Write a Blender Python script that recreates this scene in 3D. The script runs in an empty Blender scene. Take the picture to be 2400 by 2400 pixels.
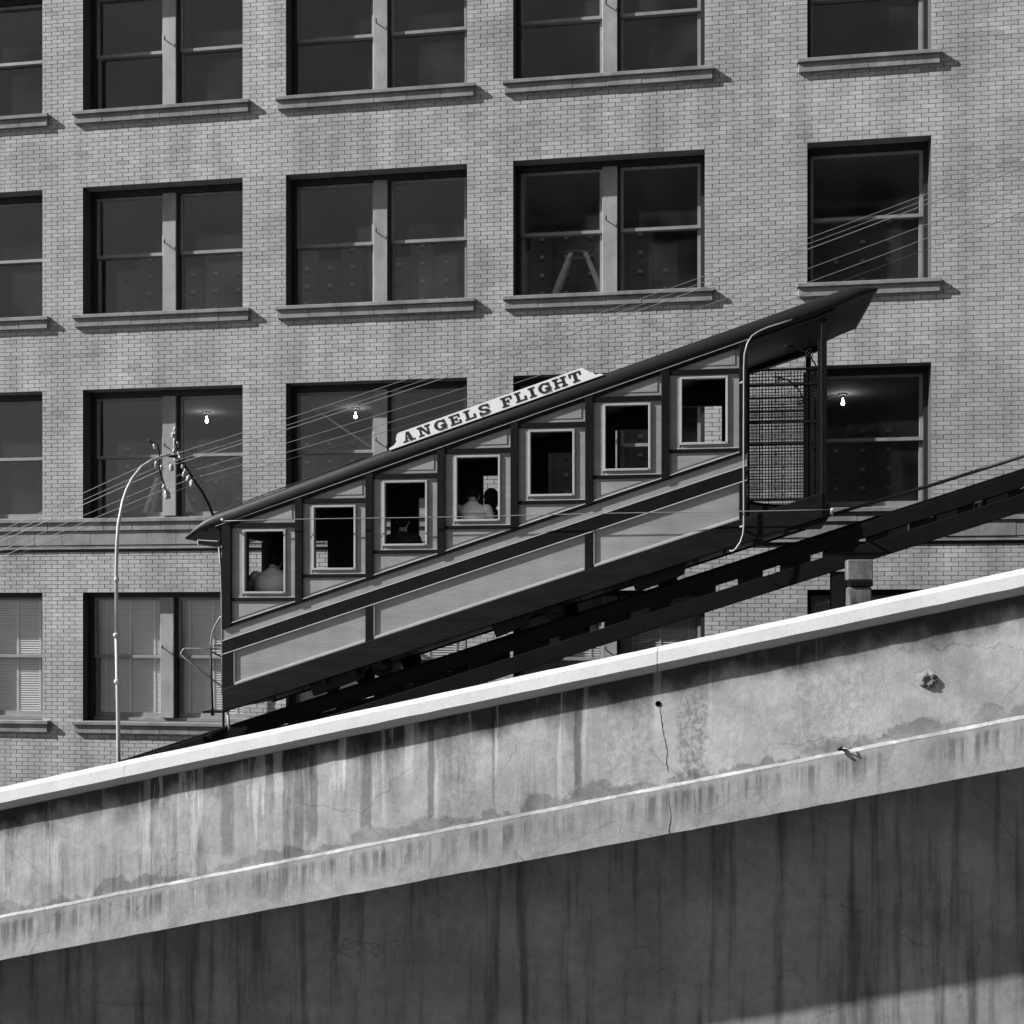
import bpy, bmesh, math, random
from mathutils import Vector, Matrix
random.seed(7)
scene = bpy.context.scene
COL = scene.collection
R = math.radians

# ------------------------------------------------------------------ camera, sky, sun, exposure
H = 6.2                                             # eye height above the street
cam_d = bpy.data.cameras.new('camera'); cam = bpy.data.objects.new('camera', cam_d); COL.objects.link(cam)
cam.location = (0, 0, H); cam.rotation_euler = (R(90), 0, R(8.817))
cam_d.sensor_fit = 'HORIZONTAL'; cam_d.sensor_width = 36; cam_d.lens = 40.605; cam_d.shift_y = 0.1046
cam_d.clip_start = 0.1; cam_d.clip_end = 3000
scene.camera = cam
scene.render.resolution_x = scene.render.resolution_y = 1024

SUN = Vector((3.3, 1.0, -2.4)).normalized()         # the way the light travels
to_sun = -SUN
elev = math.asin(to_sun.z)
world = bpy.data.worlds.new('World'); scene.world = world; world.use_nodes = True
wn = world.node_tree.nodes; wl = world.node_tree.links
bg = wn['Background']
sky = wn.new('ShaderNodeTexSky'); sky.sky_type = 'NISHITA'; sky.sun_disc = False
sky.sun_elevation = elev; sky.sun_rotation = math.atan2(to_sun.x, to_sun.y)
bw = wn.new('ShaderNodeRGBToBW')                    # black and white film
wl.new(sky.outputs[0], bw.inputs[0]); wl.new(bw.outputs[0], bg.inputs[0]); bg.inputs[1].default_value = 0.055
sun_d = bpy.data.lights.new('sun', 'SUN'); sun = bpy.data.objects.new('sun', sun_d); COL.objects.link(sun)
sun_d.energy = 5.0; sun_d.angle = R(0.7); sun_d.color = (1, 1, 1)
sun.rotation_euler = SUN.to_track_quat('-Z', 'Y').to_euler(); sun.location = (-20, -6, 25)
scene.view_settings.view_transform = 'Standard'; scene.view_settings.look = 'None'
scene.view_settings.gamma = 1; scene.view_settings.exposure = 0.76

# ------------------------------------------------------------------ materials
def mat(name, v, rough=0.7, var=0.0, scale=4.0, bump=0.0, bscale=60.0, attr=False, streak=0.0, stretch=(1, 1, 1), metal=0.0, spec=0.5, fine=0.0):
    m = bpy.data.materials.new(name); m.use_nodes = True
    n = m.node_tree.nodes; l = m.node_tree.links; b = n['Principled BSDF']
    b.inputs['Roughness'].default_value = rough; b.inputs['Metallic'].default_value = metal
    b.inputs['Specular IOR Level'].default_value = spec
    tc = n.new('ShaderNodeTexCoord'); mp = n.new('ShaderNodeMapping'); mp.inputs['Scale'].default_value = stretch
    l.new(tc.outputs['Object'], mp.inputs[0])
    val = n.new('ShaderNodeValue'); val.outputs[0].default_value = v
    cur = val.outputs[0]
    def noise(sc, det=6, ro=0.6):
        t = n.new('ShaderNodeTexNoise'); t.inputs['Scale'].default_value = sc; t.inputs['Detail'].default_value = det; t.inputs['Roughness'].default_value = ro
        l.new(mp.outputs[0], t.inputs['Vector']); return t.outputs['Fac']
    def mul(a, fac, amp):                            # a * (1 + amp * (fac - 0.5) * 2)
        mr = n.new('ShaderNodeMapRange'); mr.inputs['From Min'].default_value = 0.25; mr.inputs['From Max'].default_value = 0.75
        mr.inputs['To Min'].default_value = 1 - amp; mr.inputs['To Max'].default_value = 1 + amp
        l.new(fac, mr.inputs[0])
        x = n.new('ShaderNodeMath'); x.operation = 'MULTIPLY'; l.new(a, x.inputs[0]); l.new(mr.outputs[0], x.inputs[1]); return x.outputs[0]
    if var: cur = mul(cur, noise(scale), var)
    if fine: cur = mul(cur, noise(scale * 14, 4), fine)
    if streak:                                       # rain wash running down the face
        m2 = n.new('ShaderNodeMapping'); m2.inputs['Scale'].default_value = (2.6, 2.6, 0.22); l.new(tc.outputs['Object'], m2.inputs[0])
        t2 = n.new('ShaderNodeTexNoise'); t2.inputs['Scale'].default_value = 1; t2.inputs['Detail'].default_value = 5; l.new(m2.outputs[0], t2.inputs['Vector'])
        cur = mul(cur, t2.outputs['Fac'], streak)
    if attr:
        at_ = n.new('ShaderNodeAttribute'); at_.attribute_name = 'tone'
        x = n.new('ShaderNodeMath'); x.operation = 'MULTIPLY'; l.new(cur, x.inputs[0]); l.new(at_.outputs['Fac'], x.inputs[1]); cur = x.outputs[0]
    cb = n.new('ShaderNodeCombineColor')
    for i in range(3): l.new(cur, cb.inputs[i])
    l.new(cb.outputs[0], b.inputs['Base Color'])
    if bump:
        bp = n.new('ShaderNodeBump'); bp.inputs['Strength'].default_value = bump; bp.inputs['Distance'].default_value = 0.01
        l.new(noise(bscale, 5), bp.inputs['Height']); l.new(bp.outputs[0], b.inputs['Normal'])
    return m

M = dict(
    brick=mat('brick', 0.40, 0.8, 0.24, 0.9, 0.25, 45, attr=True, streak=0.22, fine=0.10),
    mortar=mat('mortar', 0.06, 0.9, 0.2, 3),
    stone=mat('sill_stone', 0.235, 0.85, 0.4, 3.2, 0.3, 30, stretch=(1, 1, 0.6), fine=0.15),
    frame=mat('dark_frame_paint', 0.015, 0.6, 0.3, 5),
    mullion=mat('mullion_paint', 0.31, 0.6, 0.3, 3.5, 0.1, 30, stretch=(1, 1, 0.5), fine=0.12),
    sash=mat('sash_paint', 0.26, 0.6, 0.25, 5, 0.1, 40),
    room=mat('room_plaster', 0.30, 0.9, 0.15, 1),
    cabinet=mat('cabinet_enamel', 0.24, 0.45, 0.12, 1.5),
    card=mat('card', 0.9, 0.8, 0.1, 9),
    blind=mat('blind_slats', 0.88, 0.6, 0.08, 2),
    light_paint=mat('car_light_paint', 0.275, 0.5, 0.2, 2.2, 0.25, 12, streak=0.14, stretch=(0.6, 1, 2.6), fine=0.10),
    trim=mat('car_trim_paint', 0.40, 0.5, 0.15, 7, 0.1, 40),
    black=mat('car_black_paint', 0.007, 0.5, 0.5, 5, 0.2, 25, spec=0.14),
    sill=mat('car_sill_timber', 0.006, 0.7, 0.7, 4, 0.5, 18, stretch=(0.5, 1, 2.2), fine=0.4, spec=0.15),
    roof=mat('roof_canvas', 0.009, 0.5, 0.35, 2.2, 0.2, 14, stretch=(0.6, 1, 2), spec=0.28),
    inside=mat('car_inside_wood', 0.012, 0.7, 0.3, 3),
    white=mat('sign_white', 0.82, 0.5, 0.06, 5),
    ink=mat('sign_letter_black', 0.012, 0.5),
    pipe=mat('pale_pipe', 0.3, 0.35, 0.15, 6, 0.05, 40),
    pole=mat('pole_paint', 0.5, 0.45, 0.2, 5, 0.1, 30),
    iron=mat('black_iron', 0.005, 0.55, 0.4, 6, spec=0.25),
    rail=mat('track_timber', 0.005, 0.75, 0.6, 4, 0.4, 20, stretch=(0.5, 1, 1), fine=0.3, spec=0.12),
    porcelain=mat('porcelain', 0.5, 0.2),
    wire=mat('cable', 0.24, 0.5),
    dark_wire=mat('dark_cable', 0.06, 0.6),
    coping=mat('coping_concrete', 0.5, 0.85, 0.12, 1.6, 0.25, 50, fine=0.08),
    asphalt=mat('asphalt', 0.07, 0.9, 0.2, 2, 0.4, 80),
    wood=mat('ladder_wood', 0.8, 0.7, 0.2, 6),
    skin=mat('skin', 0.36, 0.5, 0.1, 8),
    hair=mat('hair', 0.008, 0.7, 0.4, 30, spec=0.1),
    shirt_grey=mat('shirt_grey', 0.6, 0.85, 0.15, 6, 0.6, 7, stretch=(1, 1, 3)),
    shirt_white=mat('shirt_white', 0.8, 0.85, 0.08, 6, 0.4, 8),
    shirt_dark=mat('shirt_dark', 0.03, 0.85, 0.2, 6),
    stripe=mat('shirt_stripe', 0.1, 0.85),
    post_conc=mat('pier_concrete', 0.10, 0.85, 0.9, 9, 0.8, 14, stretch=(1, 1, 0.35), fine=0.35),
)

def glass_mat():
    m = bpy.data.materials.new('window_glass'); m.use_nodes = True
    n = m.node_tree.nodes; l = m.node_tree.links; n.remove(n['Principled BSDF'])
    o = n['Material Output']
    t = n.new('ShaderNodeBsdfTransparent'); t.inputs[0].default_value = (0.97, 0.97, 0.97, 1)
    g = n.new('ShaderNodeBsdfGlossy'); g.inputs['Roughness'].default_value = 0.03
    lw = n.new('ShaderNodeLayerWeight'); lw.inputs[0].default_value = 0.5      # Schlick, the same from both sides of the pane
    pw = n.new('ShaderNodeMath'); pw.operation = 'POWER'; l.new(lw.outputs['Facing'], pw.inputs[0]); pw.inputs[1].default_value = 5
    fr = n.new('ShaderNodeMath'); fr.operation = 'MULTIPLY_ADD'; l.new(pw.outputs[0], fr.inputs[0]); fr.inputs[1].default_value = 0.92; fr.inputs[2].default_value = 0.05
    d = n.new('ShaderNodeBsdfDiffuse'); d.inputs[0].default_value = (0.5, 0.5, 0.5, 1)
    mx = n.new('ShaderNodeMixShader'); l.new(fr.outputs[0], mx.inputs[0]); l.new(t.outputs[0], mx.inputs[1]); l.new(g.outputs[0], mx.inputs[2])
    tc = n.new('ShaderNodeTexCoord'); no = n.new('ShaderNodeTexNoise'); no.inputs['Scale'].default_value = 1.4; l.new(tc.outputs['Object'], no.inputs['Vector'])
    mr = n.new('ShaderNodeMapRange'); mr.inputs['From Min'].default_value = 0.3; mr.inputs['From Max'].default_value = 0.7
    mr.inputs['To Min'].default_value = 0.0; mr.inputs['To Max'].default_value = 0.035; l.new(no.outputs['Fac'], mr.inputs[0])
    m2 = n.new('ShaderNodeMixShader'); l.new(mr.outputs[0], m2.inputs[0]); l.new(mx.outputs[0], m2.inputs[1]); l.new(d.outputs[0], m2.inputs[2])
    l.new(m2.outputs[0], o.inputs[0]); return m
M['glass'] = glass_mat()

def bulb_mat():
    m = bpy.data.materials.new('lit_bulb'); m.use_nodes = True
    n = m.node_tree.nodes; l = m.node_tree.links
    e = n.new('ShaderNodeEmission'); e.inputs[1].default_value = 28; l.new(e.outputs[0], n['Material Output'].inputs[0]); return m
M['bulb'] = bulb_mat()

CS = 0.2193                                         # grade of the concrete stair wall
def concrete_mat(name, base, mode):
    """weathered concrete: vertical run-off streaks, pale lime drips, sooty painted shade and fine cracks"""
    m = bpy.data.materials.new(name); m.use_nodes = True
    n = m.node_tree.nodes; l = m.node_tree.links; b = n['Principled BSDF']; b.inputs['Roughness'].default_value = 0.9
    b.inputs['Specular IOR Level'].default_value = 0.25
    tc = n.new('ShaderNodeTexCoord'); sp = n.new('ShaderNodeSeparateXYZ'); l.new(tc.outputs['Object'], sp.inputs[0])
    def math_(op, a, c, cl=False):
        x = n.new('ShaderNodeMath'); x.operation = op; x.use_clamp = cl
        for i, q in enumerate((a, c)):
            if q is None: continue
            if isinstance(q, (int, float)): x.inputs[i].default_value = q
            else: l.new(q, x.inputs[i])
        return x.outputs[0]
    def noise(sx, sz, det=6, ro=0.6, w=0.0):
        mp = n.new('ShaderNodeMapping'); mp.inputs['Scale'].default_value = (sx, sx, sz); mp.inputs['Location'].default_value = (w, w, w)
        l.new(tc.outputs['Object'], mp.inputs[0])
        t = n.new('ShaderNodeTexNoise'); t.inputs['Scale'].default_value = 1; t.inputs['Detail'].default_value = det; t.inputs['Roughness'].default_value = ro
        l.new(mp.outputs[0], t.inputs['Vector']); return t.outputs['Fac']
    def ramp(f, a, c, lo, hi):
        r = n.new('ShaderNodeMapRange'); r.interpolation_type = 'SMOOTHSTEP'
        for k, q in (('From Min', a), ('From Max', c), ('To Min', lo), ('To Max', hi)): r.inputs[k].default_value = q
        l.new(f, r.inputs[0]); return r.outputs[0]
    h = math_('SUBTRACT', sp.outputs['Z'], math_('MULTIPLY', sp.outputs['X'], CS))      # height measured along the slope
    v = ramp(noise(0.9, 0.9, 8, 0.65), 0.3, 0.7, base * 0.72, base * 1.15)
    v = math_('MULTIPLY', v, ramp(noise(7, 7, 9, 0.8, 3), 0.3, 0.7, 0.82, 1.1))
    v = math_('MULTIPLY', v, ramp(noise(30, 30, 3, 0.6, 7), 0.25, 0.4, 0.8, 1.0))
    left = ramp(sp.outputs['X'], -4.5, 0.5, 1.0, 0.15)                                   # the low end is the more streaked
    if mode == 'wall':
        stk = math_('MULTIPLY', ramp(noise(5.0, 0.33, 8, 0.72, 1), 0.46, 0.62, 0.0, 1.0), ramp(noise(0.8, 0.5, 4, 0.5, 51), 0.38, 0.6, 0.1, 1.0))
        v = math_('MULTIPLY', v, math_('SUBTRACT', 1.0, math_('MULTIPLY', math_('MULTIPLY', stk, left), 0.55)))
        # pale lime drips hanging down from the coping
        reach = ramp(h, 4.2, 5.2, 0.15, 1.0)
        patchy = ramp(noise(0.9, 0.25, 3, 0.5, 41), 0.44, 0.56, 0.0, 1.0)
        drip = math_('MULTIPLY', ramp(noise(6.0, 0.38, 7, 0.66, 11), 0.56, 0.62, 0.0, 1.0), math_('MULTIPLY', reach, math_('MULTIPLY', patchy, ramp(sp.outputs['X'], -1.0, 2.5, 1.0, 0.0))))
        # sooty stain deepened by painted-in shade under the coping, ragged lower edge, and a dirt line on the ledge
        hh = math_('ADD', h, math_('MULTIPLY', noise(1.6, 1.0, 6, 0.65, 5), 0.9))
        soot_shade = ramp(hh, 5.66, 6.08, 0.0, 0.9)
        v = math_('MULTIPLY', v, math_('SUBTRACT', 1.0, soot_shade))
        v = math_('ADD', v, math_('MULTIPLY', drip, 0.26))
        # damp tide mark creeping up from the ledge, sharp ragged upper edge
        hd = math_('SUBTRACT', h, math_('MULTIPLY', noise(1.5, 1.2, 7, 0.68, 21), 0.95))
        damp = math_('MULTIPLY', ramp(hd, 3.96, 4.02, 0.42, 0.0), ramp(noise(2.2, 5, 5, 0.6, 23), 0.3, 0.6, 0.5, 1.0))
        v = math_('MULTIPLY', v, math_('SUBTRACT', 1.0, damp))
        wx = math_('ADD', sp.outputs['X'], math_('MULTIPLY', math_('SUBTRACT', noise(3, 2.2, 6, 0.6, 61), 0.5), 0.09))
        def near(x0, w): return ramp(math_('ABSOLUTE', math_('SUBTRACT', wx, x0), None), w * 0.55, w, 1.0, 0.0)
        grit = ramp(noise(15, 11, 6, 0.75, 71), 0.42, 0.58, 0.0, 1.0)
        low = ramp(h, 4.45, 4.6, 0.0, 1.0)
        for x0, w, amt in ((-1.30, 0.055, 0.5), (-2.30, 0.02, 0.3), (-3.05, 0.05, 0.45), (-3.85, 0.09, 0.4), (-4.5, 0.06, 0.45), (-5.6, 0.1, 0.35)):   # wet runs
            v = math_('MULTIPLY', v, math_('SUBTRACT', 1.0, math_('MULTIPLY', math_('MULTIPLY', near(x0, w), low), amt)))
        for x0, w, amt in ((-1.22, 0.03, 0.12), (-3.32, 0.07, 0.22), (-4.15, 0.05, 0.16), (-4.95, 0.07, 0.2), (-5.95, 0.05, 0.16), (-0.38, 0.05, 0.14)):   # lime runs
            v = math_('ADD', v, math_('MULTIPLY', math_('MULTIPLY', near(x0, w), ramp(h, 4.75, 5.3, 0.0, 1.0)), amt))
        for x0, w, amt in ((0.02, 0.22, 0.45), (-0.72, 0.40, 0.22), (1.55, 0.55, 0.2), (-2.7, 0.3, 0.2)):                                                  # pitted, flaking patches
            v = math_('MULTIPLY', v, math_('SUBTRACT', 1.0, math_('MULTIPLY', math_('MULTIPLY', math_('MULTIPLY', near(x0, w), grit), ramp(h, 5.5, 5.2, 0.0, 1.0)), amt)))
    elif mode == 'band':
        stk = math_('MULTIPLY', ramp(noise(13, 0.5, 5, 0.6, 2), 0.42, 0.62, 0.0, 1.0), ramp(noise(0.8, 0.3, 3, 0.5, 9), 0.30, 0.5, 0.1, 1.0))
        top = math_('MULTIPLY', ramp(math_('ADD', h, math_('MULTIPLY', noise(14, 0.8, 5, 0.7, 19), 0.5)), 4.1, 4.45, 0.0, 1.0), ramp(h, 4.22, 4.30, 1.0, 0.1))
        v = math_('MULTIPLY', v, math_('SUBTRACT', 1.0, math_('MULTIPLY', ramp(h, 4.31, 4.325, 0.0, 1.0), ramp(noise(2.2, 2.2, 7, 0.75, 37), 0.4, 0.6, 0.05, 0.42))))
        v = math_('MULTIPLY', v, math_('SUBTRACT', 1.0, math_('MULTIPLY', math_('MULTIPLY', stk, top), 0.55)))
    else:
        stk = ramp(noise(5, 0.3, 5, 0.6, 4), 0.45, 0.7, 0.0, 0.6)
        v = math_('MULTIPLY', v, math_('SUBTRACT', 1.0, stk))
    # hairline cracks
    vo = n.new('ShaderNodeTexVoronoi'); vo.feature = 'DISTANCE_TO_EDGE'; vo.inputs['Scale'].default_value = 0.9
    mp = n.new('ShaderNodeMapping'); mp.inputs['Scale'].default_value = (1, 1, 0.8); l.new(tc.outputs['Object'], mp.inputs[0])
    wob = n.new('ShaderNodeTexNoise'); wob.inputs['Scale'].default_value = 5; l.new(tc.outputs['Object'], wob.inputs['Vector'])
    mxv = n.new('ShaderNodeMix'); mxv.data_type = 'VECTOR'; mxv.inputs[0].default_value = 0.12
    l.new(mp.outputs[0], mxv.inputs[4]); l.new(wob.outputs['Color'], mxv.inputs[5]); l.new(mxv.outputs[1], vo.inputs['Vector'])
    ck = ramp(vo.outputs['Distance'], 0.0, 0.006, 0.72, 1.0)
    ck2 = math_('MAXIMUM', ck, ramp(noise(0.7, 0.7, 3, 0.5, 31), 0.45, 0.55, 0.0, 1.0))
    v = math_('MULTIPLY', v, ck2)
    v = math_('MAXIMUM', v, 0.02)
    cb = n.new('ShaderNodeCombineColor')
    for i in range(3): l.new(v, cb.inputs[i])
    l.new(cb.outputs[0], b.inputs['Base Color'])
    bp = n.new('ShaderNodeBump'); bp.inputs['Strength'].default_value = 0.28; bp.inputs['Distance'].default_value = 0.012
    l.new(noise(16, 16, 8, 0.7, 13), bp.inputs['Height']); l.new(bp.outputs[0], b.inputs['Normal'])
    return m
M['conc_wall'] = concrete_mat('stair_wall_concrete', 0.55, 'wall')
M['conc_band'] = concrete_mat('ledge_band_concrete', 0.46, 'band')
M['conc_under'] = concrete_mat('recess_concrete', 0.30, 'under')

# ------------------------------------------------------------------ mesh helpers
class MB:
    def __init__(s): s.v = []; s.f = []; s.sm = []
    def add(s, vs, fs, smooth=False):
        o = len(s.v); s.v += [tuple(p) for p in vs]
        for f in fs: s.f.append([i + o for i in f]); s.sm.append(smooth)
        return s
    def box(s, x0, x1, y0, y1, z0, z1):
        return s.add([(x0, y0, z0), (x1, y0, z0), (x1, y1, z0), (x0, y1, z0), (x0, y0, z1), (x1, y0, z1), (x1, y1, z1), (x0, y1, z1)],
                     [(0, 3, 2, 1), (4, 5, 6, 7), (0, 1, 5, 4), (1, 2, 6, 5), (2, 3, 7, 6), (3, 0, 4, 7)])
    def prism(s, poly, y0, y1):                     # polygon in X,Z (counter-clockwise from the front) given depth
        n = len(poly)
        ar = sum(poly[i][0] * poly[(i + 1) % n][1] - poly[(i + 1) % n][0] * poly[i][1] for i in range(n))
        if ar < 0: poly = poly[::-1]
        vs = [(x, y0, z) for x, z in poly] + [(x, y1, z) for x, z in poly]
        return s.add(vs, [list(range(n)), list(range(2 * n - 1, n - 1, -1))] + [(i, i + n, (i + 1) % n + n, (i + 1) % n) for i in range(n)])
    def loft(s, rings, smooth=False, caps=True):
        n = len(rings[0]); vs = [p for r in rings for p in r]; fs = []
        for k in range(len(rings) - 1):
            for i in range(n):
                j = (i + 1) % n; fs.append((k * n + i, k * n + j, (k + 1) * n + j, (k + 1) * n + i))
        s.add(vs, fs, smooth)
        if caps:
            s.add(rings[0], [list(range(n - 1, -1, -1))]); s.add(rings[-1], [list(range(n))])
        return s
    def tube(s, path, r, n=8, smooth=True):
        path = [Vector(p) for p in path]; rs = r if isinstance(r, (list, tuple)) else [r] * len(path)
        rings = []; up = None
        for i, p in enumerate(path):
            t = (path[min(i + 1, len(path) - 1)] - path[max(i - 1, 0)]).normalized()
            if up is None:
                up = Vector((0, 1, 0)) if abs(t.y) < 0.9 else Vector((1, 0, 0))
            a = (up - t * up.dot(t)).normalized(); up = a; b = t.cross(a)
            rings.append([p + (a * math.cos(2 * math.pi * k / n) + b * math.sin(2 * math.pi * k / n)) * rs[i] for k in range(n)])
        return s.loft(rings, smooth)
    def lathe(s, c, prof, axis=(0, 0, 1), n=12):    # prof: (radius, height along axis)
        ax = Vector(axis).normalized(); c = Vector(c)
        a = ax.orthogonal().normalized(); b = ax.cross(a)
        return s.loft([[c + ax * h + (a * math.cos(2 * math.pi * k / n) + b * math.sin(2 * math.pi * k / n)) * max(r, 1e-4) for k in range(n)] for r, h in prof], True)
    def ball(s, c, rx, ry, rz, n=14, m=9):
        rings = []
        for j in range(m + 1):
            t = math.pi * (0.02 + 0.96 * j / m)
            rings.append([(c[0] + rx * math.sin(t) * math.cos(2 * math.pi * k / n), c[1] + ry * math.sin(t) * math.sin(2 * math.pi * k / n), c[2] - rz * math.cos(t)) for k in range(n)])
        return s.loft(rings, True)
    def build(s, name, m, parent=None, bevel=0.0, kind=None):
        me = bpy.data.meshes.new(name); me.from_pydata(s.v, [], s.f)
        me.polygons.foreach_set('use_smooth', s.sm)
        if m is not None: me.materials.append(M[m] if isinstance(m, str) else m)
        bm = bmesh.new(); bm.from_mesh(me)
        bmesh.ops.remove_doubles(bm, verts=bm.verts, dist=1e-6)
        if bevel:
            es = [e for e in bm.edges if len(e.link_faces) == 2 and e.calc_face_angle(0) > 0.5]
            bmesh.ops.bevel(bm, geom=es, offset=bevel, segments=1, affect='EDGES', clamp_overlap=True)
        bmesh.ops.recalc_face_normals(bm, faces=bm.faces)
        bm.to_mesh(me); bm.free()
        return link(name, me, parent, kind)
def link(name, me, parent=None, kind=None):
    o = bpy.data.objects.new(name, me); COL.objects.link(o)
    if parent is not None: o.parent = parent; o.matrix_parent_inverse = Matrix.Translation(-world_loc(parent))
    if kind: o['kind'] = kind
    return o
def world_loc(o):
    v = Vector(o.location)
    return v
def thing(name, label, cat, loc=(0, 0, 0), group=None):
    o = bpy.data.objects.new(name, None); COL.objects.link(o); o.location = loc; o.empty_display_size = 0.2
    return tag(o, label, cat, group)
def tag(o, label, cat, group=None):
    o['label'] = label; o['category'] = cat
    if group: o['group'] = group
    return o
def box(name, m, parent, *a, bevel=0.0): return MB().box(*a).build(name, m, parent, bevel)

# ------------------------------------------------------------------ setting
g = MB().add([(-900, -900, 0), (900, -900, 0), (900, 900, 0), (-900, 900, 0)], [(0, 1, 2, 3)]).build('ground', 'asphalt'); g['kind'] = 'structure'

# ------------------------------------------------------------------ the brick office building
YB = 18.0
bld = thing('office_building', 'pale brick office building with rows of paired sash windows behind the funicular', 'building', (-2, 19, 0))
XW0, XW1 = -14.2, 7.2
COLS = [(-13.62, -10.79, True), (-10.06, -7.252, True), (-6.514, -3.513, True), (-2.775, 0.208, True), (1.74, 3.545, False)]
ROWS = [(14.68, 16.85), (11.28, 13.45), (7.88, 10.05), (4.50, 6.675)]          # sill, lintel
ZT = 18.4
wb = MB()
zs = sorted([0.0, ZT] + [z for r in ROWS for z in r])
def openings(z0, z1):
    return [(a, b) for lo, hi in ROWS if z0 < hi - 1e-4 and z1 > lo + 1e-4 for a, b, _ in COLS]
for i in range(len(zs) - 1):
    z0, z1 = zs[i], zs[i + 1]; ops = sorted(openings(z0, z1)); x = XW0
    for a, b in ops + [(XW1, XW1)]:
        if a > x: wb.box(x, a, YB + 0.007, YB + 0.47, z0, z1)
        x = b
wall = wb.build('wall', 'mortar', bld)
# bricks in running bond, each its own solid, joints recessed
BL, BH, JX, JZ = 0.2125, 0.0678, 0.0105, 0.0070
bricks = []                                         # (x0, x1, z0, z1, tone)
nz0 = int(2.4 / BH)
rb = random.Random(3)
for c in range(nz0, int(ZT / BH)):
    z0 = c * BH; z1 = z0 + BH
    if z1 > 7.36 and z0 < 7.80: continue            # stone belt course
    zc = (z0 + z1) / 2
    ops = sorted([(a, b) for lo, hi in ROWS if lo < zc < hi for a, b, _ in COLS]); x = XW0; spans = []
    for a, b in ops + [(XW1, XW1)]:
        if a > x: spans.append((x, a))
        x = b
    cb = rb.uniform(-0.04, 0.04)
    off = (c % 2) * BL / 2
    for s0, s1 in spans:
        k0 = math.floor((s0 - off) / BL); k1 = math.ceil((s1 - off) / BL)
        cuts = [s0] + [off + k * BL + rb.uniform(-.005, .005) for k in range(k0, k1 + 1) if s0 + .05 < off + k * BL < s1 - .05] + [s1]
        for a2, b2 in zip(cuts, cuts[1:]):
            j0 = 0 if a2 == s0 and s0 != XW0 else JX / 2; j1 = 0 if b2 == s1 and s1 != XW1 else JX / 2
            t = 1.0 + cb + rb.gauss(0, 0.05)
            if rb.random() < 0.04: t *= rb.uniform(0.78, 0.9)
            bricks.append((a2 + j0, b2 - j1, z0 + JZ / 2, z1 - JZ / 2, t, abs(b2 - a2 - BL) < .011))
single = [i for i, q in enumerate(bricks) if q[5] and q[0] > 0.21 and q[1] < 1.74 and 9.4 < q[2] < 13.4]
single.sort(key=lambda i: -bricks[i][0]); single = set(single[:300])
hj = 0.004
var_meshes = []
for k in range(10):
    b0 = MB().box(-(BL - JX) / 2, (BL - JX) / 2, 0, 0.03, -(BH - JZ) / 2, (BH - JZ) / 2)
    me = bpy.data.meshes.new('brick'); me.from_pydata(b0.v, [], b0.f); me.materials.append(M['brick'])
    at_ = me.attributes.new('tone', 'FLOAT', 'FACE'); at_.data.foreach_set('value', [0.86 + 0.03 * k] * len(b0.f)); var_meshes.append(me)
vs, fs, tn = [], [], []
for i, (x0, x1, z0, z1, t, full) in enumerate(bricks):
    dy = rb.uniform(-0.0015, 0.0015)
    if i in single:
        o = link('brick', var_meshes[max(0, min(9, int((t - 0.85) / 0.03)))], wall)
        o.matrix_parent_inverse = Matrix.Identity(4); o.location = Vector(((x0 + x1) / 2, YB + dy, (z0 + z1) / 2)); o.scale.x = (x1 - x0) / (BL - JX)
        continue
    y = YB + dy; n = len(vs)
    vs += [(x0, y, z0), (x1, y, z0), (x1, y, z1), (x0, y, z1), (x0, y + .03, z0), (x1, y + .03, z0), (x1, y + .03, z1), (x0, y + .03, z1)]
    fs += [(n, n + 1, n + 2, n + 3), (n, n + 4, n + 5, n + 1), (n + 1, n + 5, n + 6, n + 2), (n + 2, n + 6, n + 7, n + 3), (n + 3, n + 7, n + 4, n)]
    tn += [t] * 5
me = bpy.data.meshes.new('brickwork'); me.from_pydata(vs, [], fs); me.materials.append(M['brick'])
at_ = me.attributes.new('tone', 'FLOAT', 'FACE'); at_.data.foreach_set('value', tn)
bw_o = link('brickwork', me, wall, 'stuff'); bw_o.matrix_parent_inverse = Matrix.Identity(4)
wall.matrix_parent_inverse = Matrix.Translation(-Vector(bld.location))

# rooms
YR = 25.0
for z in (0.2, 3.62, 7.0, 10.4, 13.8, 17.2): box('floor_slab', 'room', bld, XW0 + .1, XW1 - .1, YB + 0.475, YR, z - 0.2, z)
box('back_wall', 'room', bld, XW0, XW1, YR + .002, YR + 0.2, 0, ZT)
for x in (XW0, XW1 - 0.098): box('end_wall', 'mortar', bld, x, x + 0.096, YB + 0.475, YR - .002, 0, ZT)
box('roof_deck', 'room', bld, XW0, XW1, YB + 0.475, YR + .2, ZT - .15, ZT + 0.02)

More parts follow.
